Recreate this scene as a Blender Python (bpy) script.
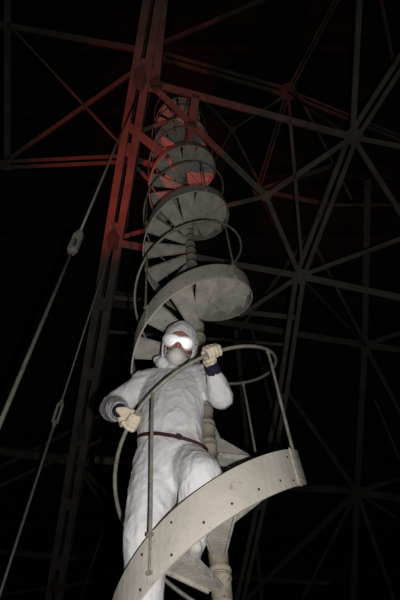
import bpy, bmesh, math, random
from mathutils import Vector, Matrix, noise
from mathutils.bvhtree import BVHTree
random.seed(7)
for o in list(bpy.data.objects): bpy.data.objects.remove(o)
SC = bpy.context.scene
COL = SC.collection
PI = math.pi
# ------------------------------------------------------------------ camera
FPX, PITCH, ROLL = 440.6, 0.9658, -0.1075
H0 = 1.6                                   # camera height over the hall floor
CAM = Vector((0, 0, H0))
_u0 = Vector((0, -math.sin(PITCH), math.cos(PITCH)))
FW = Vector((0, math.cos(PITCH), math.sin(PITCH)))
RT = Vector((1, 0, 0)) * math.cos(ROLL) + _u0 * math.sin(ROLL)
UP = -Vector((1, 0, 0)) * math.sin(ROLL) + _u0 * math.cos(ROLL)
cd = bpy.data.cameras.new('camera'); cam = bpy.data.objects.new('camera', cd); COL.objects.link(cam)
cd.sensor_fit = 'AUTO'; cd.sensor_width = 36; cd.lens = FPX * 36 / 600
cd.clip_start = 0.05; cd.clip_end = 200
m = Matrix((RT, UP, -FW)).transposed().to_4x4(); m.translation = CAM
cam.matrix_world = m
SC.camera = cam
# ------------------------------------------------------------------ world, lamps, exposure
w = bpy.data.worlds.new('night'); SC.world = w; w.use_nodes = True
w.node_tree.nodes['Background'].inputs[0].default_value = (0.0010, 0.0009, 0.0009, 1)
w.node_tree.nodes['Background'].inputs[1].default_value = 1.0
SC.view_settings.view_transform = 'Standard'; SC.view_settings.look = 'None'
SC.view_settings.exposure = 0.0; SC.view_settings.gamma = 1.0
SC.view_settings.use_curve_mapping = False
fl = bpy.data.lights.new('camera_flash', 'POINT'); fl.energy = 205; fl.shadow_soft_size = 0.018
fl.color = (1.0, 0.97, 0.93)
flo = bpy.data.objects.new('camera_flash', fl); COL.objects.link(flo)
flo.location = CAM + RT * 0.11 - UP * 0.05
rl = bpy.data.lights.new('red_lamp', 'SPOT'); rl.energy = 300; rl.color = (1.0, 0.075, 0.05)
rl.shadow_soft_size = 0.05; rl.spot_size = math.radians(70); rl.spot_blend = 1.0
rlo = bpy.data.objects.new('red_lamp', rl); COL.objects.link(rlo)

def ray(px, py): return FW + RT * ((px - 200) / FPX) - UP * ((py - 300) / FPX)
def at_depth(px, py, z): return CAM + ray(px, py) * z
def at_y(px, py, y):
    v = ray(px, py); return CAM + v * (y / v.y)
def plane_pt(pl, px, py):                  # a plane leaning overhead: depth at frame top, depth at frame bottom
    t = py / 600.0
    iz = (1 - t) / pl[0] + t / pl[1]
    return at_depth(px, py, 1 / iz)
rlo.location = at_depth(-34, 225, 4.8)         # a red working lamp hung out of frame beside the column
rlo.rotation_euler = (at_depth(125, 165, 7.2) - rlo.location).to_track_quat('-Z', 'Y').to_euler()

# ------------------------------------------------------------------ materials
def mat(name, col, rough=0.7, var=0.25, scale=6, rust=None, rust_amt=0.0, bump=0.0, bscale=60, metal=0.0, spec=0.3, stretch=(1, 1, 1)):
    M = bpy.data.materials.new(name); M.use_nodes = True
    nt = M.node_tree; nd = nt.nodes; L = nt.links
    b = nd['Principled BSDF']; b.inputs['Roughness'].default_value = rough
    b.inputs['Metallic'].default_value = metal; b.inputs['Specular IOR Level'].default_value = spec
    tc = nd.new('ShaderNodeTexCoord'); mp = nd.new('ShaderNodeMapping'); mp.inputs['Scale'].default_value = stretch
    L.new(tc.outputs['Object'], mp.inputs[0])
    n = nd.new('ShaderNodeTexNoise'); n.inputs['Scale'].default_value = scale; n.inputs['Detail'].default_value = 6
    L.new(mp.outputs[0], n.inputs['Vector'])
    r = nd.new('ShaderNodeValToRGB')
    r.color_ramp.elements[0].position = 0.3; r.color_ramp.elements[1].position = 0.7
    r.color_ramp.elements[0].color = (*[c * (1 - var) for c in col], 1); r.color_ramp.elements[1].color = (*[min(1, c * (1 + var * .5)) for c in col], 1)
    L.new(n.outputs['Fac'], r.inputs[0]); out = r.outputs[0]
    if rust:
        n2 = nd.new('ShaderNodeTexNoise'); n2.inputs['Scale'].default_value = scale * 2.3; n2.inputs['Detail'].default_value = 8; n2.inputs['Roughness'].default_value = 0.7
        L.new(mp.outputs[0], n2.inputs['Vector'])
        r2 = nd.new('ShaderNodeValToRGB'); r2.color_ramp.elements[0].position = 0.62 - rust_amt; r2.color_ramp.elements[1].position = 0.70 - rust_amt * .5
        L.new(n2.outputs['Fac'], r2.inputs[0])
        mx = nd.new('ShaderNodeMix'); mx.data_type = 'RGBA'
        L.new(r2.outputs[0], mx.inputs[0]); L.new(out, mx.inputs[6]); mx.inputs[7].default_value = (*rust, 1); out = mx.outputs[2]
    L.new(out, b.inputs['Base Color'])
    if bump:
        n3 = nd.new('ShaderNodeTexNoise'); n3.inputs['Scale'].default_value = bscale; n3.inputs['Detail'].default_value = 4
        L.new(mp.outputs[0], n3.inputs['Vector'])
        bp = nd.new('ShaderNodeBump'); bp.inputs['Strength'].default_value = bump; bp.inputs['Distance'].default_value = 0.01
        L.new(n3.outputs['Fac'], bp.inputs['Height']); L.new(bp.outputs[0], b.inputs['Normal'])
    return M
M = {}
M['stringer'] = mat('cream_stair_paint', (0.45, 0.425, 0.375), .75, .16, 5, (0.20, 0.12, 0.085), .02, .25, 40)
M['tread'] = mat('worn_stair_paint', (0.44, 0.42, 0.38), .8, .34, 7, (0.20, 0.135, 0.10), .03, .35, 50)
M['hub'] = mat('stained_hub_paint', (0.30, 0.265, 0.21), .7, .3, 14, (0.14, 0.09, 0.06), .06, .3, 60)
M['rail'] = mat('weathered_rail_metal', (0.27, 0.255, 0.215), .55, .3, 18, (0.10, 0.07, 0.05), .05, .2, 90, .2)
M['steel'] = mat('painted_truss_steel', (0.115, 0.11, 0.09), .75, .35, 2.5, (0.07, 0.045, 0.03), .05, .3, 25)
M['steel_outer'] = mat('outer_truss_steel', (0.10, 0.094, 0.078), .8, .35, 2.5, (0.05, 0.035, 0.025), .05, .3, 25)  # slightly darker base colour than the inner truss steel
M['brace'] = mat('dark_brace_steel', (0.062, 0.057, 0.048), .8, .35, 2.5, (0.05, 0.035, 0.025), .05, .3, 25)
M['column'] = mat('painted_column_steel', (0.115, 0.10, 0.088), .7, .35, 3, (0.08, 0.05, 0.04), .06, .3, 25)
M['gusset'] = mat('dark_gusset_steel', (0.06, 0.055, 0.05), .75, .35, 5, (0.05, 0.03, 0.02), .05, .3, 25)
M['rod'] = mat('galvanised_rod', (0.42, 0.40, 0.35), .55, .3, 20, (0.13, 0.10, 0.07), .04, .2, 80, .3)
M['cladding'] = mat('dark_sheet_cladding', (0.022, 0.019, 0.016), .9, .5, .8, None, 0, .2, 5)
M['girt'] = mat('dark_girt_steel', (0.035, 0.03, 0.025), .9, .4, 2)
M['floor'] = mat('dusty_concrete', (0.16, 0.15, 0.135), .9, .3, 1.5, None, 0, .3, 20)
M['suit'] = mat('white_coverall_fabric', (0.615, 0.605, 0.625), .75, .06, 10)
M['mask'] = mat('respirator_felt', (0.66, 0.635, 0.62), .85, .12, 30, None, 0, .3, 200)
M['mask_green'] = mat('green_mark', (0.10, 0.24, 0.17), .8, .1, 20)
M['strap'] = mat('pale_elastic_strap', (0.35, 0.33, 0.31), .8, .1, 30)
M['skin'] = mat('red_brown_skin', (0.34, 0.165, 0.125), .6, .12, 20, None, 0, .1, 200)  # even reddish-brown skin colour
M['lens'] = mat('glare_white_goggle_lens', (0.98, 0.98, 0.98), .6, .0, 5, metal=.55, spec=.6)  # near-white base colour stands in for the flash glare on the lenses
M['goggle_frame'] = mat('grey_goggle_frame', (0.45, 0.43, 0.42), .5, .1, 20)
M['glove'] = mat('cream_cotton_glove', (0.66, 0.575, 0.45), .9, .16, 40, None, 0, .5, 160)
M['cuff'] = mat('navy_knit_cuff', (0.012, 0.015, 0.032), .9, .2, 60, None, 0, .5, 200)
M['belt'] = mat('dark_red_belt', (0.045, 0.014, 0.012), .6, .25, 30, None, 0, .2, 150)
M['buckle'] = mat('dark_buckle', (0.05, 0.045, 0.045), .4, .1, 30, metal=.6)
M['boot'] = mat('pale_overshoe', (0.42, 0.41, 0.40), .8, .15, 20)
M['hair'] = mat('dark_hair', (0.03, 0.02, 0.015), .7, .2, 60)

def crumple(Mt):
    nt = Mt.node_tree; nd = nt.nodes; L = nt.links; b = nd['Principled BSDF']
    tc = nd.new('ShaderNodeTexCoord'); mp = nd.new('ShaderNodeMapping'); mp.inputs['Scale'].default_value = (1.25, 1.0, .75); mp.inputs['Rotation'].default_value = (0, .35, 0)
    L.new(tc.outputs['Object'], mp.inputs[0])
    n1 = nd.new('ShaderNodeTexNoise'); n1.inputs['Scale'].default_value = 5; n1.inputs['Detail'].default_value = 2; L.new(mp.outputs[0], n1.inputs['Vector'])
    ad = nd.new('ShaderNodeMix'); ad.data_type = 'VECTOR'; ad.inputs[0].default_value = .25; L.new(mp.outputs[0], ad.inputs[4]); L.new(n1.outputs['Color'], ad.inputs[5])
    v = nd.new('ShaderNodeTexVoronoi'); v.feature = 'DISTANCE_TO_EDGE'; v.inputs['Scale'].default_value = 13; L.new(ad.outputs[1], v.inputs['Vector'])
    n2 = nd.new('ShaderNodeTexNoise'); n2.inputs['Scale'].default_value = 34; n2.inputs['Detail'].default_value = 5; L.new(mp.outputs[0], n2.inputs['Vector'])
    mt = nd.new('ShaderNodeMath'); mt.operation = 'MULTIPLY_ADD'; mt.inputs[1].default_value = .35; L.new(n2.outputs['Fac'], mt.inputs[0]); L.new(v.outputs['Distance'], mt.inputs[2])
    bp = nd.new('ShaderNodeBump'); bp.inputs['Strength'].default_value = .45; bp.inputs['Distance'].default_value = .02
    L.new(mt.outputs[0], bp.inputs['Height']); L.new(bp.outputs[0], b.inputs['Normal'])
crumple(M['suit'])
# ------------------------------------------------------------------ helpers
def link(name, me, material, parent=None, kind=None, smooth=False):
    o = bpy.data.objects.new(name, me); COL.objects.link(o)
    if material is not None and len(me.materials) == 0: me.materials.append(material)
    if parent is not None: o.parent = parent
    if kind: o['kind'] = kind
    if smooth:
        for p in me.polygons: p.use_smooth = True
    return o
def thing(name, label, cat, loc=(0, 0, 0), group=None):
    o = bpy.data.objects.new(name, None); COL.objects.link(o); o.location = loc
    o.empty_display_size = .2
    o['label'] = label; o['category'] = cat
    if group: o['group'] = group
    return o
class MB:
    def __init__(s): s.v = []; s.f = []
    def box(s, c, ax, half):               # centre, three unit axes, half sizes
        b = len(s.v)
        for i in (-1, 1):
            for j in (-1, 1):
                for k in (-1, 1):
                    s.v.append(c + ax[0] * (i * half[0]) + ax[1] * (j * half[1]) + ax[2] * (k * half[2]))
        s.f += [tuple(b + q for q in f) for f in ((0, 1, 3, 2), (4, 6, 7, 5), (0, 4, 5, 1), (2, 3, 7, 6), (0, 2, 6, 4), (1, 5, 7, 3))]
    def tube(s, pts, rad, n=8, caps=True):
        b0 = len(s.v); N = len(pts); up = None
        for i, p in enumerate(pts):
            t = (pts[min(i + 1, N - 1)] - pts[max(i - 1, 0)]).normalized()
            if up is None:
                up = Vector((0, 0, 1)) if abs(t.z) < .9 else Vector((1, 0, 0))
            a = (up - t * up.dot(t)).normalized(); c = t.cross(a); up = a
            r = rad[i] if isinstance(rad, (list, tuple)) else rad
            for k in range(n):
                g = 2 * PI * k / n; s.v.append(p + (a * math.cos(g) + c * math.sin(g)) * r)
        for i in range(N - 1):
            for k in range(n):
                s.f.append((b0 + i * n + k, b0 + i * n + (k + 1) % n, b0 + (i + 1) * n + (k + 1) % n, b0 + (i + 1) * n + k))
        if caps:
            s.f.append(tuple(b0 + k for k in reversed(range(n)))); s.f.append(tuple(b0 + (N - 1) * n + k for k in range(n)))
    def ball(s, c, r, n=10, m=6, ax=None):
        b = len(s.v); r = (r, r, r) if not isinstance(r, (tuple, list)) else r
        ax = ax or (Vector((1, 0, 0)), Vector((0, 1, 0)), Vector((0, 0, 1)))
        for j in range(m + 1):
            t = PI * (j + .0) / m
            t = min(max(t, .02), PI - .02)
            for i in range(n):
                g = 2 * PI * i / n
                s.v.append(c + ax[0] * (r[0] * math.sin(t) * math.cos(g)) + ax[1] * (r[1] * math.sin(t) * math.sin(g)) + ax[2] * (r[2] * math.cos(t)))
        for j in range(m):
            for i in range(n):
                s.f.append((b + j * n + i, b + (j + 1) * n + i, b + (j + 1) * n + (i + 1) % n, b + j * n + (i + 1) % n))
        s.f.append(tuple(b + i for i in range(n))); s.f.append(tuple(b + m * n + i for i in reversed(range(n))))
    def plate(s, poly, nrm, th):
        b = len(s.v); n = len(poly)
        for p in poly: s.v.append(p + nrm * th / 2)
        for p in poly: s.v.append(p - nrm * th / 2)
        s.f.append(tuple(b + i for i in range(n))); s.f.append(tuple(b + n + i for i in reversed(range(n))))
        for i in range(n): s.f.append((b + i, b + n + i, b + n + (i + 1) % n, b + (i + 1) % n))
    def mesh(s, name, origin=None):
        me = bpy.data.meshes.new(name)
        vs = s.v if origin is None else [v - origin for v in s.v]
        me.from_pydata([tuple(v) for v in vs], [], s.f); me.validate()
        bm = bmesh.new(); bm.from_mesh(me); bmesh.ops.recalc_face_normals(bm, faces=bm.faces); bm.to_mesh(me); bm.free()
        return me
    def build(s, name, material, parent=None, smooth=False, kind=None):
        me = s.mesh(name)
        o = link(name, me, material, parent, kind, smooth)
        if parent is not None: o.matrix_parent_inverse = Matrix.Translation(parent.location).inverted() if parent.type == 'EMPTY' else Matrix()
        return o
def remesh(mb, voxel, smooth=6):
    me = mb.mesh('tmp'); o = bpy.data.objects.new('tmp', me); COL.objects.link(o)
    r = o.modifiers.new('r', 'REMESH'); r.mode = 'VOXEL'; r.voxel_size = voxel
    s = o.modifiers.new('s', 'SMOOTH'); s.factor = .5; s.iterations = smooth
    dg = bpy.context.evaluated_depsgraph_get(); dg.update()
    out = bpy.data.meshes.new_from_object(o.evaluated_get(dg))
    bpy.data.objects.remove(o); bpy.data.meshes.remove(me)
    for p in out.polygons: p.use_smooth = True
    return out

# ------------------------------------------------------------------ the hall: floor, cladding wall, purlins
mb = MB(); mb.box(Vector((0, 8, -.1)), (Vector((1, 0, 0)), Vector((0, 1, 0)), Vector((0, 0, 1))), (22, 16, .1))
mb.build('floor', M['floor'], None, kind='structure')
S1 = (6.8, 8.6); S2 = (9.8, 11.4); S3 = (12.6, 14.6)
def frame_axes(pl):
    a, b, c = plane_pt(pl, 0, 0), plane_pt(pl, 400, 0), plane_pt(pl, 0, 600)
    x = (b - a).normalized(); n = (b - a).cross(c - a).normalized()
    if n.dot(CAM - a) < 0: n = -n
    y = n.cross(x).normalized()
    return x, y, n
x3, y3, n3 = frame_axes(S3)
wall = bpy.data.objects.new('wall_back', None); COL.objects.link(wall); wall['kind'] = 'structure'
wall.location = plane_pt(S3, 200, 300)
O3 = wall.location.copy()
# sheet panels, each a shallow corrugated sheet lapped over the one below
def sheet_mesh():
    b = MB(); W, Hh = 2.0, .92; n = 16
    prof = []
    for i in range(n + 1):
        xx = -W / 2 + W * i / n; prof.append((xx, .025 if (i // 2) % 2 else 0))
    for i, (xx, d) in enumerate(prof):
        b.v += [Vector((xx, -Hh / 2, d)), Vector((xx, Hh / 2, d + .03)), Vector((xx, -Hh / 2, d - .01)), Vector((xx, Hh / 2, d + .02))]
    for i in range(n):
        p, q = 4 * i, 4 * i + 4
        b.f += [(p, q, q + 1, p + 1), (p + 2, p + 3, q + 3, q + 2), (p, p + 2, q + 2, q), (p + 1, q + 1, q + 3, p + 3)]
    return b.mesh('cladding_sheet')
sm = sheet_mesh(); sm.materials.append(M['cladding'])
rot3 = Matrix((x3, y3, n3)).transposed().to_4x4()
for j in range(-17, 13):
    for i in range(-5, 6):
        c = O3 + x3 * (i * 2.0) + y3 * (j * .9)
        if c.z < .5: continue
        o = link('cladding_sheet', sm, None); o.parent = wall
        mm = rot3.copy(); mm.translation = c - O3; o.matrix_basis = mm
for j in range(-8, 7):
    b = MB(); c = O3 + y3 * (j * 1.8) + n3 * .12
    if c.z < .4: continue
    b.box(c, (x3, y3, n3), (11, .05, .09)); b.box(c + n3 * .08 + y3 * .08, (x3, y3, n3), (11, .05, .01))
    b.build('purlin', M['girt'], wall)

# ------------------------------------------------------------------ truss members
def beam(parent, name, pl, x0, y0, x1, y1, w, kind, material, off=0.0, bias=None):
    X, Y, N = frame_axes(pl)
    p0, p1 = plane_pt(pl, x0, y0) + N * off, plane_pt(pl, x1, y1) + N * off
    if bias: p0 = p0 + N * bias[0]; p1 = p1 + N * bias[1]
    return beam3(parent, name, p0, p1, N, w, kind, material)
def beam3(parent, name, p0, p1, N, w, kind, material):
    d = p1 - p0; L = d.length; d.normalize(); s = d.cross(N).normalized(); n = s.cross(d).normalized()
    if n.dot(N) < 0: n = -n
    c = (p0 + p1) / 2; b = MB()
    if kind == 'double':                   # two angles back to back with batten plates in the slot
        g = w * .13
        for sg in (-1, 1):
            b.box(c + s * sg * (g + w * .185), (d, s, n), (L / 2, w * .185, .009))
            b.box(c + s * sg * (w / 2 - .008) - n * (w * .22), (d, s, n), (L / 2, .009, w * .22))
        k = max(1, int(L / 2.4))
        for i in range(k + 1):
            b.box(p0 + d * (L * (.02 + .96 * i / k)) - n * .018, (d, s, n), (.07, w * .46, .007))
    elif kind == 'angle':
        b.box(c, (d, s, n), (L / 2, w / 2, .008))
        b.box(c + s * (w / 2 - .007) - n * (w * .4), (d, s, n), (L / 2, .008, w * .4))
    elif kind == 'channel':
        b.box(c, (d, s, n), (L / 2, w / 2, .008))
        for sg in (-1, 1): b.box(c + s * sg * (w / 2 - .008) - n * (w * .3), (d, s, n), (L / 2, .009, w * .3))
    return b.build(name, material, parent)
def gusset(parent, pl, px, py, r, sides, material, rot=0.0, off=.02, sx=1.0):
    X, Y, N = frame_axes(pl); c = plane_pt(pl, px, py) + N * off; b = MB()
    poly = [c + X * (r * sx * math.cos(rot + 2 * PI * i / sides)) + Y * (r * math.sin(rot + 2 * PI * i / sides)) for i in range(sides)]
    b.plate(poly, N, .016)
    for i in range(sides * 2):             # rivet heads
        a = rot + PI * i / sides
        b.ball(c + N * .01 + X * (r * sx * .68 * math.cos(a)) + Y * (r * .68 * math.sin(a)), .014, 6, 4)
    return b.build('gusset_plate', material, parent)

# built-up column on the left, lit red from below
X1, Y1, N1 = frame_axes(S1)
def leg_pt(py): return plane_pt(S1, 54.5 + (590 - py) * (98.5 / 590.0), py)
foot_z = .05
ptop, pa, pb = leg_pt(-140), leg_pt(0), leg_pt(590)
dd = (pb - pa).normalized(); pfoot = pa + dd * ((foot_z - pa.z) / dd.z)
colm = thing('steel_column', 'tall riveted double-channel steel column glowing red in its upper half', 'column', pfoot)
def colpart(name, q0, q1, offs, half, mt):
    d = (q1 - q0).normalized(); s = d.cross(N1).normalized()
    if s.x < 0: s = -s
    n = s.cross(d).normalized()
    if n.dot(N1) < 0: n = -n
    b = MB(); L = (q1 - q0).length
    c = (q0 + q1) / 2 + s * offs[0] + n * offs[1]
    b.box(c, (d, s, n), (L / 2, half[0], half[1]))
    return b, d, s, n, L
for sg, nm in ((-1, 'channel'), (1, 'channel')):
    b, d, s, n, L = colpart('channel', pfoot, ptop, (sg * .095, 0), (.060, .010), None)
    c = (pfoot + ptop) / 2
    b.box(c + s * sg * .150 - n * .10, (d, s, n), (L / 2, .008, .10))
    b.box(c + s * sg * .040 - n * .06, (d, s, n), (L / 2, .008, .06))
    b.box(c + s * sg * .095 - n * .20, (d, s, n), (L / 2, .060, .010))
    b.build(nm, M['column'], colm)
k = int(L / 1.3)
for i in range(k + 1):
    b = MB(); b.box(pfoot + d * (L * (.01 + .98 * i / k)) - n * .022, (d, s, n), (.11, .13, .008))
    b.build('batten_plate', M['column'], colm)
for i in range(int(L / .5)):               # side lacing bars
    b = MB(); a = pfoot + d * (.5 * i + .2) + s * .163; e = pfoot + d * (.5 * i + .7) + s * .163
    p, q = (a, e - n * .2) if i % 2 else (a - n * .2, e)
    dl = (q - p); ll = dl.length; dl.normalize()
    b.box((p + q) / 2, (dl, s, dl.cross(s)), (ll / 2, .006, .025)); b.build('lacing_bar', M['column'], colm)
gx = lambda py: 54.5 + (590 - py) * (98.5 / 590.0)
for py, r in ((80, .20), (240, .20), (430, .18), (585, .22)):
    g = gusset(colm, S1, gx(py), py, r, 5, M['gusset'], .3 + py, .03, .55)

beam(colm, 'upper_channel', S1, 153, 92, 166, -40, .17, 'channel', M['column'], -.02)
# inner truss on the right and behind the stair
T1 = thing('steel_truss', 'grey inner steel truss with two star-shaped gusset nodes behind the spiral stair', 'truss', plane_pt(S1, 300, 275))
A, B, C_, LN, L2 = (353, 137), (300, 276), (266, 196), (150, 83), (114, 240)
st = M['steel']
for (p, q, wd, kd, nm) in [
    ((420, 33), A, .20, 'double', 'chord'), (A, B, .20, 'double', 'chord'), (B, (282, 400), .20, 'double', 'chord'),
    ((282, 400), (262, 500), .20, 'double', 'chord'), ((262, 500), (196, 800), .20, 'double', 'chord'), ((196, 800), (150, 1000), .2, 'double', 'chord'),
    ((156, 84), A, .10, 'channel', 'beam'), (A, C_, .085, 'angle', 'diagonal_brace'), (A, (430, 152), .075, 'angle', 'beam'),
    (A, (420, 243), .075, 'angle', 'diagonal_brace'), (A, (362, -40), .085, 'channel', 'beam'), (LN, C_, .095, 'angle', 'diagonal_brace'),
    (C_, B, .075, 'angle', 'diagonal_brace'), (C_, (214, 209), .07, 'angle', 'stair_brace'), (B, (146, 248), .10, 'channel', 'stair_brace'),
    (B, (430, 304), .11, 'channel', 'beam'), (B, (430, 228), .075, 'angle', 'diagonal_brace'), (B, (240, 316), .07, 'angle', 'diagonal_brace'),
    ((302, 262), (290, 120), .045, 'angle', 'hanger'), ((196, 94), (189, 143), .13, 'channel', 'hanger')]:
    beam(T1, nm, S1, *p, *q, wd, kd, st, off=-.01 if kd != 'double' else 0)
gusset(T1, S1, *A, .14, 7, M['steel'], .2, .02, 1.15); gusset(T1, S1, *B, .14, 7, M['steel'], .1, .02, .85); gusset(T1, S1, *C_, .10, 6, M['steel'], 0)
gusset(T1, S1, 156, 85, .11, 6, M['gusset'], 0, .05)

# left bracing panel between the column and the unseen next column
T2 = thing('bracing_frame', 'crossed steel bracing with horizontal struts left of the red-lit column', 'bracing', plane_pt(S1, 60, 160))
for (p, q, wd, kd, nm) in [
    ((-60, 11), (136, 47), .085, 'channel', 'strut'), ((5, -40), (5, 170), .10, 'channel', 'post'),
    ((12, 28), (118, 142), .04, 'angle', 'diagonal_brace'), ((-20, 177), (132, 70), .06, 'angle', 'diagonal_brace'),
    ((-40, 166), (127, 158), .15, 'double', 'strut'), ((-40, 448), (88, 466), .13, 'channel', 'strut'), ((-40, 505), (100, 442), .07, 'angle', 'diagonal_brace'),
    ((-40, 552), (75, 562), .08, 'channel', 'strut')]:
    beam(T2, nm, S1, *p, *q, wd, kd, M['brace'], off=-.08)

# braces from the column to the stair
T3 = thing('stair_bracket', 'short red-lit steel struts joining the tall column to the spiral stair', 'bracket', plane_pt(S1, 140, 150))
for (p, q, wd, bs) in [((128, 126), (168, 158), .13, (0, .0)), ((141, 127), (166, 118), .06, (-.25, -.25)), ((131, 157), (156, 165), .09, (-.2, -.2)), ((134, 165), (152, 184), .06, (-.2, -.2)),
                   ((113, 242), (146, 248), .12, (0, 0)), ((115, 239), (146, 230), .07, (-.05, -.05))]:
    beam(T3, 'strut', S1, *p, *q, wd, 'angle', M['column'], 0, bs)
T3b = thing('crossbeam', 'pair of dim horizontal beams running behind the spiral stair from the column', 'beam', plane_pt(S1, 120, 300))
for (p, q, wd) in [((104, 300), (300, 322), .09), ((98, 336), (290, 350), .05), ((90, 470), (260, 486), .12)]:
    beam(T3b, 'beam', S1, *p, *q, wd, 'channel', st, -.35)

# outer truss, farther away
T4 = thing('outer_truss', 'faint outer steel lattice close to the dark cladding', 'truss', plane_pt(S2, 357, 492))
E_, G_, F_, D_ = (288, 92), (232, 130), (365, 345), (357, 492)
so = M['steel_outer']
for (p, q, wd, kd, nm) in [
    ((160, 55), E_, .20, 'double', 'chord'), (E_, (430, 150), .14, 'double', 'chord'), ((164, 42), (280, -8), .09, 'angle', 'diagonal_brace'),
    (E_, (345, -16), .12, 'double', 'diagonal_brace'), (E_, (258, 190), .12, 'double', 'diagonal_brace'), (E_, (298, 200), .06, 'angle', 'hanger'),
    (G_, (196, 92), .05, 'angle', 'diagonal_brace'), (G_, (284, 96), .05, 'angle', 'diagonal_brace'), (G_, (262, 188), .05, 'angle', 'diagonal_brace'), (G_, (205, 178), .05, 'angle', 'diagonal_brace'),
    ((258, 190), (350, 160), .10, 'channel', 'diagonal_brace'), ((378, -20), (395, 70), .06, 'angle', 'diagonal_brace'), ((300, 96), (352, 200), .05, 'angle', 'diagonal_brace'),
    ((368, 180), F_, .14, 'channel', 'post'), (F_, D_, .14, 'channel', 'post'), (D_, (350, 700), .14, 'channel', 'post'),
    ((90, 300), F_, .15, 'channel', 'beam'), (F_, (430, 354), .15, 'channel', 'beam'), (F_, (430, 322), .10, 'channel', 'diagonal_brace'), (F_, (430, 470), .09, 'channel', 'diagonal_brace'),
    ((280, 487), D_, .16, 'channel', 'beam'), (D_, (430, 503), .16, 'channel', 'beam'), (D_, (430, 470), .09, 'channel', 'diagonal_brace'), (D_, (285, 388), .10, 'channel', 'diagonal_brace'),
    (D_, (246, 600), .11, 'channel', 'diagonal_brace'), (D_, (402, 622), .10, 'channel', 'diagonal_brace'), (D_, (300, 604), .07, 'angle', 'diagonal_brace'),
    ((230, 578), (330, 584), .08, 'channel', 'beam'), ((366, 345), (312, 240), .07, 'angle', 'diagonal_brace'), ((330, 205), (240, 330), .08, 'angle', 'diagonal_brace'), ((400, 205), (330, 205), .06, 'angle', 'beam'), ((258, 190), (330, 205), .10, 'channel', 'beam'),
    ((236, 330), (262, 600), .10, 'channel', 'post'), ((252, 330), (290, 480), .07, 'angle', 'diagonal_brace'), ((430, 540), (357, 492), .06, 'angle', 'diagonal_brace'),
    ((375, 400), (400, 460), .05, 'angle', 'hanger')]:
    beam(T4, nm, S2, *p, *q, wd, kd, so, off=-.01 * random.random())
for g, r in ((E_, .2), (F_, .16), (D_, .18), ((258, 190), .14), (G_, .09)): gusset(T4, S2, *g, r, 8, so, .2)
T5 = thing('outer_lattice', 'faint crossed lattice low behind the steel column against cladding', 'lattice', plane_pt(S2, 60, 470))
for (p, q, wd) in [((-40, 488), (130, 400), .09), ((70, 455), (112, 500), .09), ((80, 470), (140, 560), .09), ((-40, 600), (140, 575), .07), ((100, 290), (132, 296), .12), ((140, 420), (80, 600), .07)]:
    beam(T5, 'brace', S2, *p, *q, wd, 'angle', so, off=.01 * random.random())
# web members that tie inner and outer truss together
for (a, bq) in ((A, E_), (B, F_), (C_, (258, 190)), (B, (258, 190)), (A, (350, 160)), ((282, 400), (285, 388)), ((262, 500), (280, 487))):
    beam3(T4, 'web_member', plane_pt(S1, *a) - N1 * .05, plane_pt(S2, *bq), N1.cross(Vector((1, 0, 0))), .06, 'angle', so)

# ------------------------------------------------------------------ tie rods with turnbuckles
def tie_rod(label, p_img, q_img, zp, zq, tb, rad):
    P0, P1 = at_depth(*p_img, zp), at_depth(*q_img, zq)
    d = (P1 - P0).normalized()
    if d.z > .05:
        base = P0 + d * ((.03 - P0.z) / d.z)
    base_pt = base
    t = thing('tie_rod', label, 'tie rod', base_pt, 'tie rods')
    # turnbuckle position from its place along the rod
    v = ray(*tb); best = min((i / 4000 for i in range(4001)), key=lambda k: ((P0.lerp(P1, k) - CAM).cross(v)).length / (P0.lerp(P1, k) - CAM).length)
    c = P0.lerp(P1, best)
    b = MB(); b.tube([base_pt, c - d * .10], rad, 10); b.build('rod', M['rod'], t, True)
    b = MB(); b.tube([c + d * .10, P1], rad * .7, 10); b.build('rod', M['rod'], t, True)
    s = d.cross(FW).normalized(); n = s.cross(d)
    b = MB(); r = rad
    for sg in (-1, 1): b.box(c + s * sg * r * 1.75, (d, s, n), (.125, r * .85, r * 1.2))
    for sg in (-1, 1):
        b.tube([c + d * sg * .095, c + d * sg * .135], r * 2.5, 6)
        b.tube([c + d * sg * .135, c + d * sg * .175], r * 1.6, 8)
    tbk = b.build('turnbuckle', M['rod'], t)
    return t, base_pt, P1
tie_rod('pale steel tie rod with turnbuckle, its upper end running up to the high column gusset', (-2, 428), (137, 96), 3.1, 6.75, (77, 243), .0185)
tie_rod('dim steel tie rod with turnbuckle, running parallel to and below the pale tie rod', (-2, 600), (116, 232), 4.9, 7.1, (57, 413), .0165)

# ------------------------------------------------------------------ spiral staircase
CX, CY = -0.0444, 2.2341
PITCHH, RS, RR = 1.8016, 0.5, 0.5357
HTOP0, HB, HRAIL = 1.1181 + H0, 0.203, 0.7533
STEP = math.radians(28.8); RISE = PITCHH * STEP / (2 * PI)
def top_h(a): return HTOP0 + PITCHH * (a + PI / 2) / (2 * PI)
A_LO = -PI / 2 + (0.10 + HB - HTOP0) / PITCHH * 2 * PI          # the bottom edge of the stringer at the floor
N_TOP = 5.35; A_HI = -PI / 2 + N_TOP * 2 * PI
stair = thing('spiral_staircase', 'cream painted steel spiral staircase winding up around a slender post', 'staircase', (CX, CY, 0))
def stair_child(name, me, mt, smooth=False, parent=None):
    return link(name, me, mt, parent or stair, smooth=smooth)
b = MB(); b.tube([Vector((0, 0, 0.0)), Vector((0, 0, top_h(A_HI) + .3))], .040, 16)
b.tube([Vector((0, 0, 0)), Vector((0, 0, .03))], .12, 16)
stair_child('centre_post', b.mesh('centre_post'), M['hub'], True)
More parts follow.
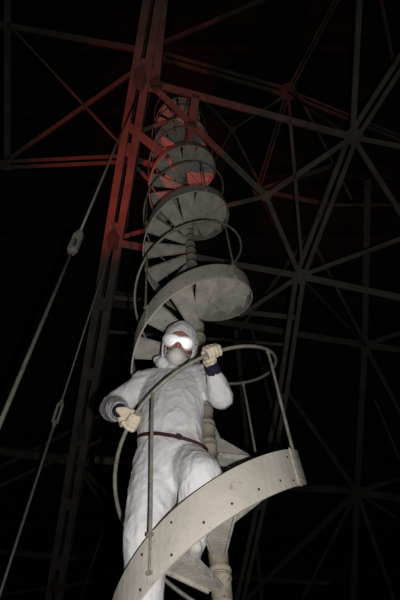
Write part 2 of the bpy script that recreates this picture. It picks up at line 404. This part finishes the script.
# tread: a wedge with turned-down lips, narrowing to a neck at its hub
def tread_mesh():
    b = MB(); ri, ro = .048, .488; n = 6; g = .006
    a0, a1 = math.radians(3.5), STEP - math.radians(2.5)
    for (z, inset) in ((0, 0), (-.014, 0)):
        for i in range(n + 1):
            a = a0 + (a1 - a0) * i / n; b.v.append(Vector((ro * math.cos(a), ro * math.sin(a), z)))
        for i in range(3):
            a = a1 + (a0 - a1) * i / 2
            # near the hub the wedge is kept as wide as the sleeve
            wv = Vector((math.cos(a), math.sin(a), 0)) * ri + Vector((-math.sin(STEP / 2), math.cos(STEP / 2), 0)) * (.028 * (1 - i))
            b.v.append(wv + Vector((0, 0, z)))
    N = n + 4
    b.f.append(tuple(range(N))); b.f.append(tuple(reversed(range(N, 2 * N))))
    for i in range(N): b.f.append((i, N + i, N + (i + 1) % N, (i + 1) % N))
    # lips
    for sgn, a in ((1, a0), (-1, a1)):
        p = Vector((math.cos(a), math.sin(a), 0)) * .07 + Vector((-math.sin(STEP / 2), math.cos(STEP / 2), 0)) * (-.022 * sgn)
        q = Vector((math.cos(a), math.sin(a), 0)) * ro
        d = (q - p).normalized(); s = Vector((-d.y, d.x, 0)) * sgn
        b.box((p + q) / 2 + s * .004 + Vector((0, 0, -.015)), (d, s, Vector((0, 0, 1))), ((q - p).length / 2, .004, .015))
    return b.mesh('tread')
def hub_mesh():
    b = MB(); pr = [(-.078, .047), (-.074, .056), (-.058, .056), (-.052, .048), (.030, .048), (.036, .054), (.052, .054), (.058, .047)]
    b.tube([Vector((0, 0, z)) for z, r in pr], [r for z, r in pr], 16)
    return b.mesh('hub')
tm, hm = tread_mesh(), hub_mesh(); tm.materials.append(M['tread']); hm.materials.append(M['hub'])
for p in hm.polygons: p.use_smooth = len(p.vertices) == 4
TB0 = math.radians(-74)
k0 = math.ceil((A_LO - TB0) / STEP); k1 = int((A_HI - TB0) / STEP)
tread_top = {}
for k in range(k0, k1):
    a = TB0 + k * STEP
    z = top_h(a + STEP) - HB + .050
    o = link('tread', tm, None, stair); o.location = (0, 0, z); o.rotation_euler = (0, 0, a)
    h = link('hub', hm, None, o); tread_top[k] = z
# stringer panels of three treads each, lapped and riveted at the joints
PAN = STEP * 3; PB0 = math.radians(-120)
def panel_mesh():
    b = MB(); n = 18; slope = PITCHH / (2 * PI); th = .010
    for i in range(n + 1):
        a = PAN * i / n
        for r in (RS + th / 2, RS - th / 2):
            for z in (0, -HB):
                b.v.append(Vector((r * math.cos(a), r * math.sin(a), slope * a + z)))
    for i in range(n):
        p, q = 4 * i, 4 * i + 4
        b.f += [(p, p + 1, q + 1, q), (p + 2, q + 2, q + 3, p + 3), (p, q, q + 2, p + 2), (p + 1, p + 3, q + 3, q + 1)]
    b.f += [(0, 2, 3, 1), (4 * n, 4 * n + 1, 4 * n + 3, 4 * n + 2)]
    return b.mesh('stringer_panel')
def bolt_mesh():
    b = MB(); slope = PITCHH / (2 * PI); th = .010
    for a in [PAN * f_ for f_ in (.12, .3, .46, .63, .8, .93)]:
        for z in ((-.045, -HB + .03) if a < PAN * .2 or a > PAN * .9 else (-HB + .05,)):
            b.ball(Vector(((RS + th / 2) * math.cos(a), (RS + th / 2) * math.sin(a), slope * a + z)), .006, 6, 4)
    return b.mesh('bolt_heads')
bhm = bolt_mesh(); bhm.materials.append(M['belt'])
pm = panel_mesh(); pm.materials.append(M['stringer'])
for p in pm.polygons: p.use_smooth = False
def strap_mesh():
    b = MB()
    b.box(Vector((RS + .009, 0, -HB / 2)), (Vector((1, 0, 0)), Vector((0, 1, 0)), Vector((0, 0, 1))), (.003, .014, HB / 2 - .001))
    for z in (-.03, -.08, -.13, -.175):
        for y in (-.008, .008): b.ball(Vector((RS + .012, y, z)), .0035, 6, 4)
    return b.mesh('joint_strap')
jm = strap_mesh(); jm.materials.append(M['stringer'])
def post_mesh():
    b = MB(); slope = PITCHH / (2 * PI)
    b.tube([Vector((RS + .016, 0, -.165)), Vector((RS + .017, 0, -.02))], .005, 6)
    b.tube([Vector((RS + .020, 0, -.03)), Vector((RS + .022, 0, .10)), Vector((RR, 0, HRAIL * .8)), Vector((RR, 0, HRAIL))], .0085, 8)
    b.box(Vector((RS + .020, 0, -.02)), (Vector((1, 0, 0)), Vector((0, 1, 0)), Vector((0, 0, 1))), (.009, .013, .007))
    b.box(Vector((RS + .014, 0, -.165)), (Vector((1, 0, 0)), Vector((0, 1, 0)), Vector((0, 0, 1))), (.009, .012, .006))
    b.tube([Vector((RR, 0, HRAIL - .03)), Vector((RR, 0, HRAIL - .010))], .012, 8)
    return b.mesh('baluster')
bmh = post_mesh(); bmh.materials.append(M['rail'])
k0 = math.ceil((A_LO - PB0) / PAN); k1 = int((A_HI - PB0) / PAN)
for k in range(k0, k1):
    a = PB0 + k * PAN
    o = link('stringer_panel', pm, None, stair); o.location = (0, 0, top_h(a)); o.rotation_euler = (0, 0, a)
    link('bolt_heads', bhm, None, o, 'stuff')
    o = link('joint_strap', jm, None, stair); o.location = (0, 0, top_h(a)); o.rotation_euler = (0, 0, a)
    o = link('baluster', bmh, None, stair); o.location = (0, 0, top_h(a)); o.rotation_euler = (0, 0, a)
def rail_pt(a): return Vector((RR * math.cos(a), RR * math.sin(a), top_h(a) + HRAIL))
b = MB(); ae = PB0 + (k1 - 1) * PAN; a_s = PB0 + k0 * PAN; n = int((ae - a_s) / .1)
b.tube([rail_pt(a_s + (ae - a_s) * i / n) for i in range(n + 1)], .0115, 8)
stair_child('handrail', b.mesh('handrail'), M['rail'], True)

# ------------------------------------------------------------------ the person on the stair
def rail_world(deg): 
    p = rail_pt(math.radians(deg)); return p + Vector((CX, CY, 0))
H = Vector((0, 0, H0))
def P(x, y, z): return Vector((x, y, z)) + H
pel = P(-.25, 2.03, 1.44)
def ring_stack(mb, rings, n=20):           # rings: centre, rx, ry, yaw
    b0 = len(mb.v)
    for c, rx, ry, yaw in rings:
        for k in range(n):
            g = 2 * PI * k / n; x, y = rx * math.cos(g), ry * math.sin(g)
            mb.v.append(c + Vector((x * math.cos(yaw) - y * math.sin(yaw), x * math.sin(yaw) + y * math.cos(yaw), 0)))
    for i in range(len(rings) - 1):
        for k in range(n): mb.f.append((b0 + i * n + k, b0 + i * n + (k + 1) % n, b0 + (i + 1) * n + (k + 1) % n, b0 + (i + 1) * n + k))
    mb.f.append(tuple(b0 + k for k in reversed(range(n)))); mb.f.append(tuple(b0 + (len(rings) - 1) * n + k for k in range(n)))
def limb(mb, nodes, n=14):
    for (p, r), (q, s) in zip(nodes, nodes[1:]):
        L = (q - p).length
        mb.tube([p, p.lerp(q, .5), q], [r, (r + s) / 2, s], n)
    for p, r in nodes: mb.ball(p, r, 14, 8)
# head frame
HC = P(-.166, 1.905, 2.262)
hf = (CAM - HC).normalized(); el = math.radians(46)
hf = Vector((hf.x * .9 - .06, hf.y, 0)).normalized() * math.cos(el) - Vector((0, 0, math.sin(el)))
up_i = RT * math.sin(math.radians(11)) + UP * math.cos(math.radians(11))
hu = (up_i - hf * up_i.dot(hf)).normalized(); hx = hf.cross(hu)
HSC = 1.13
HM = (Matrix((hx, hf, hu)).transposed() * HSC).to_4x4(); HM.translation = HC
def hp(x, y, z): return HM @ Vector((x, y, z))
# joints
sh_r, sh_l = P(-.435, 2.06, 2.095), P(-.035, 2.05, 2.085)
hand_r, hand_l = rail_world(-138), rail_world(-81)
def rail_tan(deg): return (rail_world(deg + 1) - rail_world(deg - 1)).normalized()
def hand_frame(deg, img_dx, img_dy):       # local z runs from wrist to knuckles, local y faces outwards to the viewer
    t = rail_tan(deg); o = rail_world(deg)
    z = RT * img_dx + UP * img_dy; z = (z - t * z.dot(t)).normalized()
    y = (CAM - o).normalized(); y = (y - t * y.dot(t) - z * y.dot(z)).normalized()
    x = y.cross(z)
    m = Matrix((x, y, z)).transposed().to_4x4(); m.translation = o
    return m
FL = hand_frame(-81, -.05, 1.0)
FR = hand_frame(-138, .75, -.55)
wr_l, wr_r = FL @ Vector((0, -.045, -.092)), FR @ Vector((0, -.050, -.085))
el_l = at_y(221, 397, 1.98); el_r = at_y(113, 408, 2.07)
kn_r, an_r = P(-.355, 1.985, 1.06), P(-.386, 2.145, .672)
kn_l, an_l = P(-.085, 1.87, 1.24), P(-.16, 1.985, .962)
hip_r, hip_l = P(-.335, 2.03, 1.40), P(-.165, 2.02, 1.40)
# body (skin), one continuous figure: head, neck, trunk, arms, legs
bd = MB()
bd.ball(HC, (.085, .104, .122), 20, 14, (hx, hf, hu))
bd.ball(hp(0, .030, -.060), (.056, .062, .060), 14, 10, (hx, hf, hu))
bd.ball(hp(0, .100, -.018), (.014, .020, .022), 10, 8, (hx, hf, hu))          # nose
bd.tube([hp(0, .090, .022), hp(0, .108, -.022)], [.009, .013], 8)
for sx in (-1, 1):
    bd.ball(hp(sx * .076, -.005, -.005), (.010, .020, .032), 8, 6, (hx, hf, hu))  # ears
    bd.ball(hp(sx * .032, .086, .030), (.020, .012, .008), 8, 6, (hx, hf, hu))    # brow
nk = P(-.235, 2.06, 2.11)
limb(bd, [(hp(0, -.02, -.07), .055), (nk, .060)])
yaw = math.radians(-4)
ring_stack(bd, [(P(-.25, 2.03, 1.38), .13, .09, yaw), (P(-.25, 2.03, 1.50), .14, .095, yaw), (P(-.245, 2.04, 1.70), .135, .09, yaw), (P(-.24, 2.05, 1.92), .165, .10, yaw), (P(-.235, 2.06, 2.06), .14, .075, yaw), (P(-.235, 2.06, 2.12), .06, .05, yaw)])
limb(bd, [(sh_r, .055), (el_r, .042), (wr_r, .028)]); limb(bd, [(sh_l, .055), (el_l, .042), (wr_l, .028)])
limb(bd, [(hip_r, .085), (kn_r, .058), (an_r, .040)]); limb(bd, [(hip_l, .085), (kn_l, .058), (an_l, .040)])
limb(bd, [(sh_r, .055), (P(-.24, 2.05, 2.02), .08), (sh_l, .055)])
bme = remesh(bd, .009, 3); bme.name = 'person'; bme.materials.append(M['skin'])
base = Vector((-.30, 2.05, 0.62 + H0))
for v in bme.vertices: v.co -= base
person = bpy.data.objects.new('person', bme); COL.objects.link(person); person.location = base
person['label'] = 'person in white hooded coverall, goggles and dust mask gripping the stair rail'; person['category'] = 'person'
def pchild(name, me, mt=None, smooth=True, parent=None):
    o = link(name, me, mt, parent or person, smooth=smooth)
    for v in me.vertices: v.co -= base
    return o
# coverall
cv = MB()
ring_stack(cv, [(P(-.245, 2.02, 1.25), .17, .10, yaw), (P(-.25, 2.02, 1.34), .205, .135, yaw), (P(-.25, 2.025, 1.46), .205, .140, yaw), (P(-.25, 2.025, 1.56), .180, .125, yaw), (P(-.248, 2.025, 1.66), .190, .135, yaw),
                (P(-.243, 2.035, 1.80), .200, .135, yaw), (P(-.238, 2.045, 1.94), .210, .130, yaw), (P(-.236, 2.055, 2.06), .21, .115, yaw), (P(-.235, 2.06, 2.13), .17, .095, yaw), (P(-.225, 2.05, 2.19), .10, .080, yaw)], 24)
limb(cv, [(sh_r + Vector((.03, 0, -.01)), .088), (sh_r.lerp(el_r, .55) + Vector((0, 0, -.01)), .088), (el_r, .085), (el_r.lerp(wr_r, .6), .068), (wr_r.lerp(el_r, .08), .050)])
limb(cv, [(sh_l + Vector((-.03, 0, -.01)), .084), (sh_l.lerp(el_l, .55), .082), (el_l, .078), (el_l.lerp(wr_l, .50), .064), (wr_l.lerp(el_l, .26), .046)])
limb(cv, [(hip_r + Vector((.01, -.01, 0)), .125), (hip_r.lerp(kn_r, .5) + Vector((.01, -.01, 0)), .124), (kn_r, .108), (kn_r.lerp(an_r, .5), .086), (an_r + Vector((0, 0, .02)), .070)])
limb(cv, [(hip_l + Vector((0, -.01, 0)), .125), (hip_l.lerp(kn_l, .55), .118), (kn_l, .105), (an_l + Vector((0, 0, .04)), .070)])
limb(cv, [(sh_r, .085), (P(-.24, 2.05, 2.075), .10), (sh_l, .085)])
cme = remesh(cv, .0095, 7)
# folds and creases of the loose fabric
cme.update()
nrm = [v.normal.copy() for v in cme.vertices]
for v, nn in zip(cme.vertices, nrm):
    p = v.co
    q = Vector((p.x * 11 + p.z * 4.0, p.y * 9, p.z * 5.5 - p.x * 4.5))
    r1 = 1 - abs(noise.noise(q)) * 2.2
    q2 = Vector((p.x * 15 - p.z * 9, p.y * 13, p.z * 14 + p.x * 9))
    r2 = 1 - abs(noise.noise(q2 + Vector((5, 2, 9)))) * 2.2
    soft = noise.noise(p * 5.0)
    d = .0055 * (max(r1, 0) ** 4 - .2) + .0025 * (max(r2, 0) ** 4 - .2) + .004 * soft
    v.co = p + nn * d
cme.update(); cme.name = 'coverall'; cme.materials.append(M['suit'])
bvh = BVHTree.FromPolygons([v.co.copy() for v in cme.vertices], [tuple(p.vertices) for p in cme.polygons])
cover = pchild('coverall', cme)
# belt laid on the coverall, a little lower on one side
bc = P(-.245, 2.03, 1.555); ex = Vector((1, 0, -.36)).normalized(); ey = Vector((0, 1, .25)).normalized(); ez = ex.cross(ey)
pts = []
for i in range(64):
    g = 2 * PI * i / 64; dr = (ex * math.cos(g) + ey * math.sin(g)).normalized()
    hit, _, _, dist = bvh.ray_cast(bc + dr * .6, -dr)
    dist = .6 - dist if hit else .18
    pts.append((dr, min(dist, .235)))
mb = MB(); n = 64
for i in range(n):
    ds = sum(pts[(i + q) % n][1] for q in (-1, 0, 1)) / 3; dr = pts[i][0]
    for hz in (-.010, .010):
        for o_ in (.001, .0075): mb.v.append(bc + dr * (ds + o_) + ez * hz)
for i in range(n):
    p, q = 4 * i, 4 * ((i + 1) % n)
    mb.f += [(p, q, q + 2, p + 2), (p + 1, p + 3, q + 3, q + 1), (p, p + 1, q + 1, q), (p + 2, q + 2, q + 3, p + 3)]
belt = pchild('belt', mb.mesh('belt'), M['belt'], False)
ib = min(range(n), key=lambda i: (pts[i][0] - Vector((.42, -.9, 0)).normalized()).length)
dr, ds = pts[ib]; mb = MB(); s_ = ez.cross(dr).normalized()
mb.box(bc + dr * (ds + .012), (s_, ez, dr), (.015, .014, .004)); mb.box(bc + dr * (ds + .018), (s_, ez, dr), (.004, .013, .004))
pchild('buckle', mb.mesh('buckle'), M['buckle'], False, belt).parent = belt
# hood: shell with a face opening, gathered rim, and the bunched collar
def hood():
    mb = MB(); nu, nv = 112, 80; idx = {}
    def pos(i, j, s=1.0):
        t = PI * (j + .5) / nv; g = 2 * PI * i / nu
        x, y, z = math.sin(t) * math.sin(g), math.sin(t) * math.cos(g), math.cos(t)
        rr = 1 + .035 * noise.noise(Vector((x * 3, y * 3, z * 4)))
        return Vector((x * .108 * rr, y * .122 * rr - .012, (z * .142 if z > 0 else z * .175) * rr)), x, y, z
    for j in range(nv):
        for i in range(nu):
            p, x, y, z = pos(i, j)
            mb.v.append(HM @ p); idx[i, j] = len(mb.v) - 1
    def open_(i, j):
        p, x, y, z = pos(i, j)
        return y > .15 and (p.x / .090) ** 2 + ((p.z + .035) / .112) ** 2 < 1
    for j in range(nv - 1):
        for i in range(nu):
            c = [(i, j), ((i + 1) % nu, j), ((i + 1) % nu, j + 1), (i, j + 1)]
            if all(open_(*q) for q in c): continue
            mb.f.append(tuple(idx[q] for q in c))
    me = mb.mesh('hood')
    o = bpy.data.objects.new('t', me); COL.objects.link(o)
    s = o.modifiers.new('s', 'SOLIDIFY'); s.thickness = .006; s.offset = -1
    dg = bpy.context.evaluated_depsgraph_get(); dg.update(); me2 = bpy.data.meshes.new_from_object(o.evaluated_get(dg)); bpy.data.objects.remove(o)
    return me2
hd = pchild('hood', hood(), M['suit'])
rim = []
for i in range(40):
    g = 2 * PI * i / 40; x, z = .090 * math.cos(g), -.035 + .113 * math.sin(g)
    zz = z / (.142 if z > 0 else .175); xx = x / .108; yy = math.sqrt(max(0.02, 1 - xx * xx - zz * zz))
    rim.append(hp(x, yy * .122 - .010 + .003 * math.sin(i * 2.3), z))
rim.append(rim[0]); rim.append(rim[1])
mb = MB(); mb.tube(rim, [.0042 + .001 * math.sin(i * 1.9) for i in range(len(rim))], 8, False)
pchild('hood_rim', mb.mesh('hood_rim'), M['suit'], True, hd).parent = hd
mb = MB()
for (x, y, z, r) in ((.075, .02, -.125, .05), (.095, -.01, -.115, .045), (-.080, .01, -.125, .048), (0, -.04, -.15, .085), (.03, .03, -.165, .055), (-.04, .02, -.165, .055)):
    mb.ball(hp(x, y, z), (r, r * .9, r * .8), 14, 8, (hx, hf, hu))
limb(mb, [(hp(0, -.03, -.12), .088), (nk + Vector((0, -.005, -.03)), .105)])
cl = remesh(mb, .008, 5)
for v in cl.vertices: v.co += v.normal * (.007 * noise.noise(v.co * 24) + .004 * noise.noise(v.co * 50))
cl.name = 'hood_collar'; cl.materials.append(M['suit']); pchild('hood_collar', cl, None, True, hd).parent = hd
# goggles
GY = .122
def lens_outline(s=1.0, n=26):             # half a lens pair: rounded outside, notched over the nose
    top = [(0, .022), (.02, .027), (.045, .027), (.064, .018), (.072, .0), (.066, -.020), (.050, -.033), (.032, -.034), (.018, -.022), (.010, -.010), (0, -.004)]
    return top
half = lens_outline()
half = [(x * 1.26, z * 1.18) for x, z in half]
full = half + [(-x, z) for x, z in reversed(half[1:-1])]
def gy(x): return GY - 2.0 * x * x
def outline_mesh(name, outl, zo, y_in, y_out, bulge=.006):
    mb = MB(); n = len(outl); c = [(0.0, .010)]
    dense = []
    for i in range(n):
        a, b_ = outl[i], outl[(i + 1) % n]
        for q in range(3): dense.append((a[0] + (b_[0] - a[0]) * q / 3, a[1] + (b_[1] - a[1]) * q / 3))
    n = len(dense); rings = 4
    for y0, bl in ((y_out, bulge), (y_in, 0)):
        for r in range(rings):
            f_ = 1 - r / rings
            for x, z in dense:
                cx_ = .036 * (1 if x > 0 else -1) * min(1, abs(x) / .02); cz = 0.0
                X_, Z_ = cx_ + (x - cx_) * f_, cz + (z - cz) * f_
                mb.v.append(hp(X_, gy(X_) + y0 + bl * (1 - f_ * f_), Z_ + zo))
    for lay in (0, 1):
        o_ = lay * rings * n
        for r in range(rings - 1):
            for i in range(n): mb.f.append((o_ + r * n + i, o_ + r * n + (i + 1) % n, o_ + (r + 1) * n + (i + 1) % n, o_ + (r + 1) * n + i))
        mb.f.append(tuple(o_ + (rings - 1) * n + i for i in range(n)))
    for i in range(n): mb.f.append((i, (i + 1) % n, rings * n + (i + 1) % n, rings * n + i))
    return mb.mesh(name)
gog = pchild('goggles', outline_mesh('goggles', [(x * 1.05, z * 1.08) for x, z in full], .012, -.028, -.002, 0), M['goggle_frame'], False)
pchild('goggle_lens', outline_mesh('goggle_lens', full, .012, -.003, .005, .002), M['lens'], True, gog).parent = gog
for sx in (-1, 1):
    mb = MB(); mb.tube([hp(sx * .078, GY - .040, .012), hp(sx * .094, .04, .016), hp(sx * .100, 0, .018)], .006, 6)
    pchild('goggle_strap', mb.mesh('goggle_strap'), M['hair'], True, gog).parent = gog
# dust mask: a moulded cup over nose and chin
mb = MB(); n, r_ = 28, 9
for j in range(r_):
    f_ = j / (r_ - 1)
    for i in range(n):
        g = 2 * PI * i / n; sx_, sz_ = math.cos(g), math.sin(g)
        ox, oz = .060 * sx_ * (1 - .42 * max(sz_, 0) ** 2 - .15 * max(-sz_, 0)), (.060 if sz_ > 0 else .062) * sz_
        k = .55 * math.cos(f_ * PI / 2) ** .75 + .45 * (1 - f_) + .016 * math.sin(f_ * 15)
        mb.v.append(hp(ox * k, .062 + .072 * math.sin(f_ * PI / 2) - (.9 * (ox * k) ** 2 * 3.0 if f_ < .2 else 0), -.074 + oz * k + .010 * f_))
for j in range(r_ - 1):
    for i in range(n): mb.f.append((j * n + i, j * n + (i + 1) % n, (j + 1) * n + (i + 1) % n, (j + 1) * n + i))
mb.f.append(tuple((r_ - 1) * n + i for i in range(n)))
msk = pchild('dust_mask', mb.mesh('dust_mask'), M['mask'])
for sx in (-1, 1):
    for k in (0, 1):
        mb = MB(); mb.tube([hp(sx * .054, .062, -.055 - .03 * k), hp(sx * .076, .035, -.050 - .012 * k), hp(sx * .088, 0, -.02 - .012 * k)], .0035, 6)
        pchild('mask_strap', mb.mesh('mask_strap'), M['strap'], True, msk).parent = msk
mb = MB(); mb.ball(hp(.044, .106, -.052), (.007, .005, .010), 8, 6, (hx, hf, hu))
pchild('mask_mark', mb.mesh('mask_mark'), M['mask_green'], True, msk).parent = msk
# gloved hands: palm, four fingers over the rail, thumb underneath
def glove(F, thumb):
    mb = MB(); q = lambda x, y, z: F @ Vector((x, y, z))
    xs = [-.036, -.012, .012, .036]
    ln = [.90, 1.02, 1.05, .97] if thumb > 0 else [.97, 1.05, 1.02, .90]
    for x, l in zip(xs, ln):
        limb(mb, [(q(x * .55, -.046, -.080), .015), (q(x * 1.0, -.044, .004), .0155)], 8)
        limb(mb, [(q(x, -.044, .004), .0155), (q(x * 1.0, -.016 * l, .036 * l), .0148), (q(x * 1.0, .024 * l, .030 * l), .0138), (q(x * .98, .036 * l, .004), .0130), (q(x * .96, .027, -.016 * l), .0120)], 8)
    limb(mb, [(q(-.02, -.047, -.03), .020), (q(.02, -.047, -.03), .020)], 8)
    limb(mb, [(q(0, -.046, -.095), .026), (q(0, -.046, -.04), .026)], 10)
    t = thumb
    limb(mb, [(q(t * .022, -.046, -.070), .018), (q(t * .046, -.026, -.042), .0165), (q(t * .044, .006, -.034), .0140), (q(t * .024, .026, -.034), .0120)], 8)
    me = remesh(mb, .0042, 6)
    for v in me.vertices: v.co += v.normal * .0018 * noise.noise(v.co * 70)
    return me
for F, th, wr, el_ in ((FL, 1, wr_l, el_l), (FR, -1, wr_r, el_r)):
    me = glove(F, th); me.name = 'glove'; me.materials.append(M['glove'])
    g = pchild('glove', me)
    d = (el_ - wr).normalized(); mb = MB()
    mb.tube([wr - d * .022, wr - d * .008, wr + d * .03, wr + d * .075], [.034, .041, .043, .042], 14)
    pchild('knit_cuff', mb.mesh('knit_cuff'), M['cuff'], True, g).parent = g
# overshoes
for an, d in ((an_r, Vector((-.25, -.95, 0)).normalized()), (an_l, Vector((.25, -.95, 0)).normalized())):
    mb = MB(); z0 = an.z - .075
    f = lambda k, zz: Vector((an.x, an.y, z0 + zz)) + d * k
    limb(mb, [(f(-.045, .040), .040), (f(.03, .040), .040), (f(.10, .034), .036), (f(.135, .030), .030)], 10); limb(mb, [(f(-.02, .05), .05), (f(-.01, .12), .055)], 10)
    bo = remesh(mb, .008, 3)
    for v in bo.vertices: v.co.z = max(v.co.z, z0)
    bo.name = 'overshoe'; bo.materials.append(M['boot']); pchild('overshoe', bo)
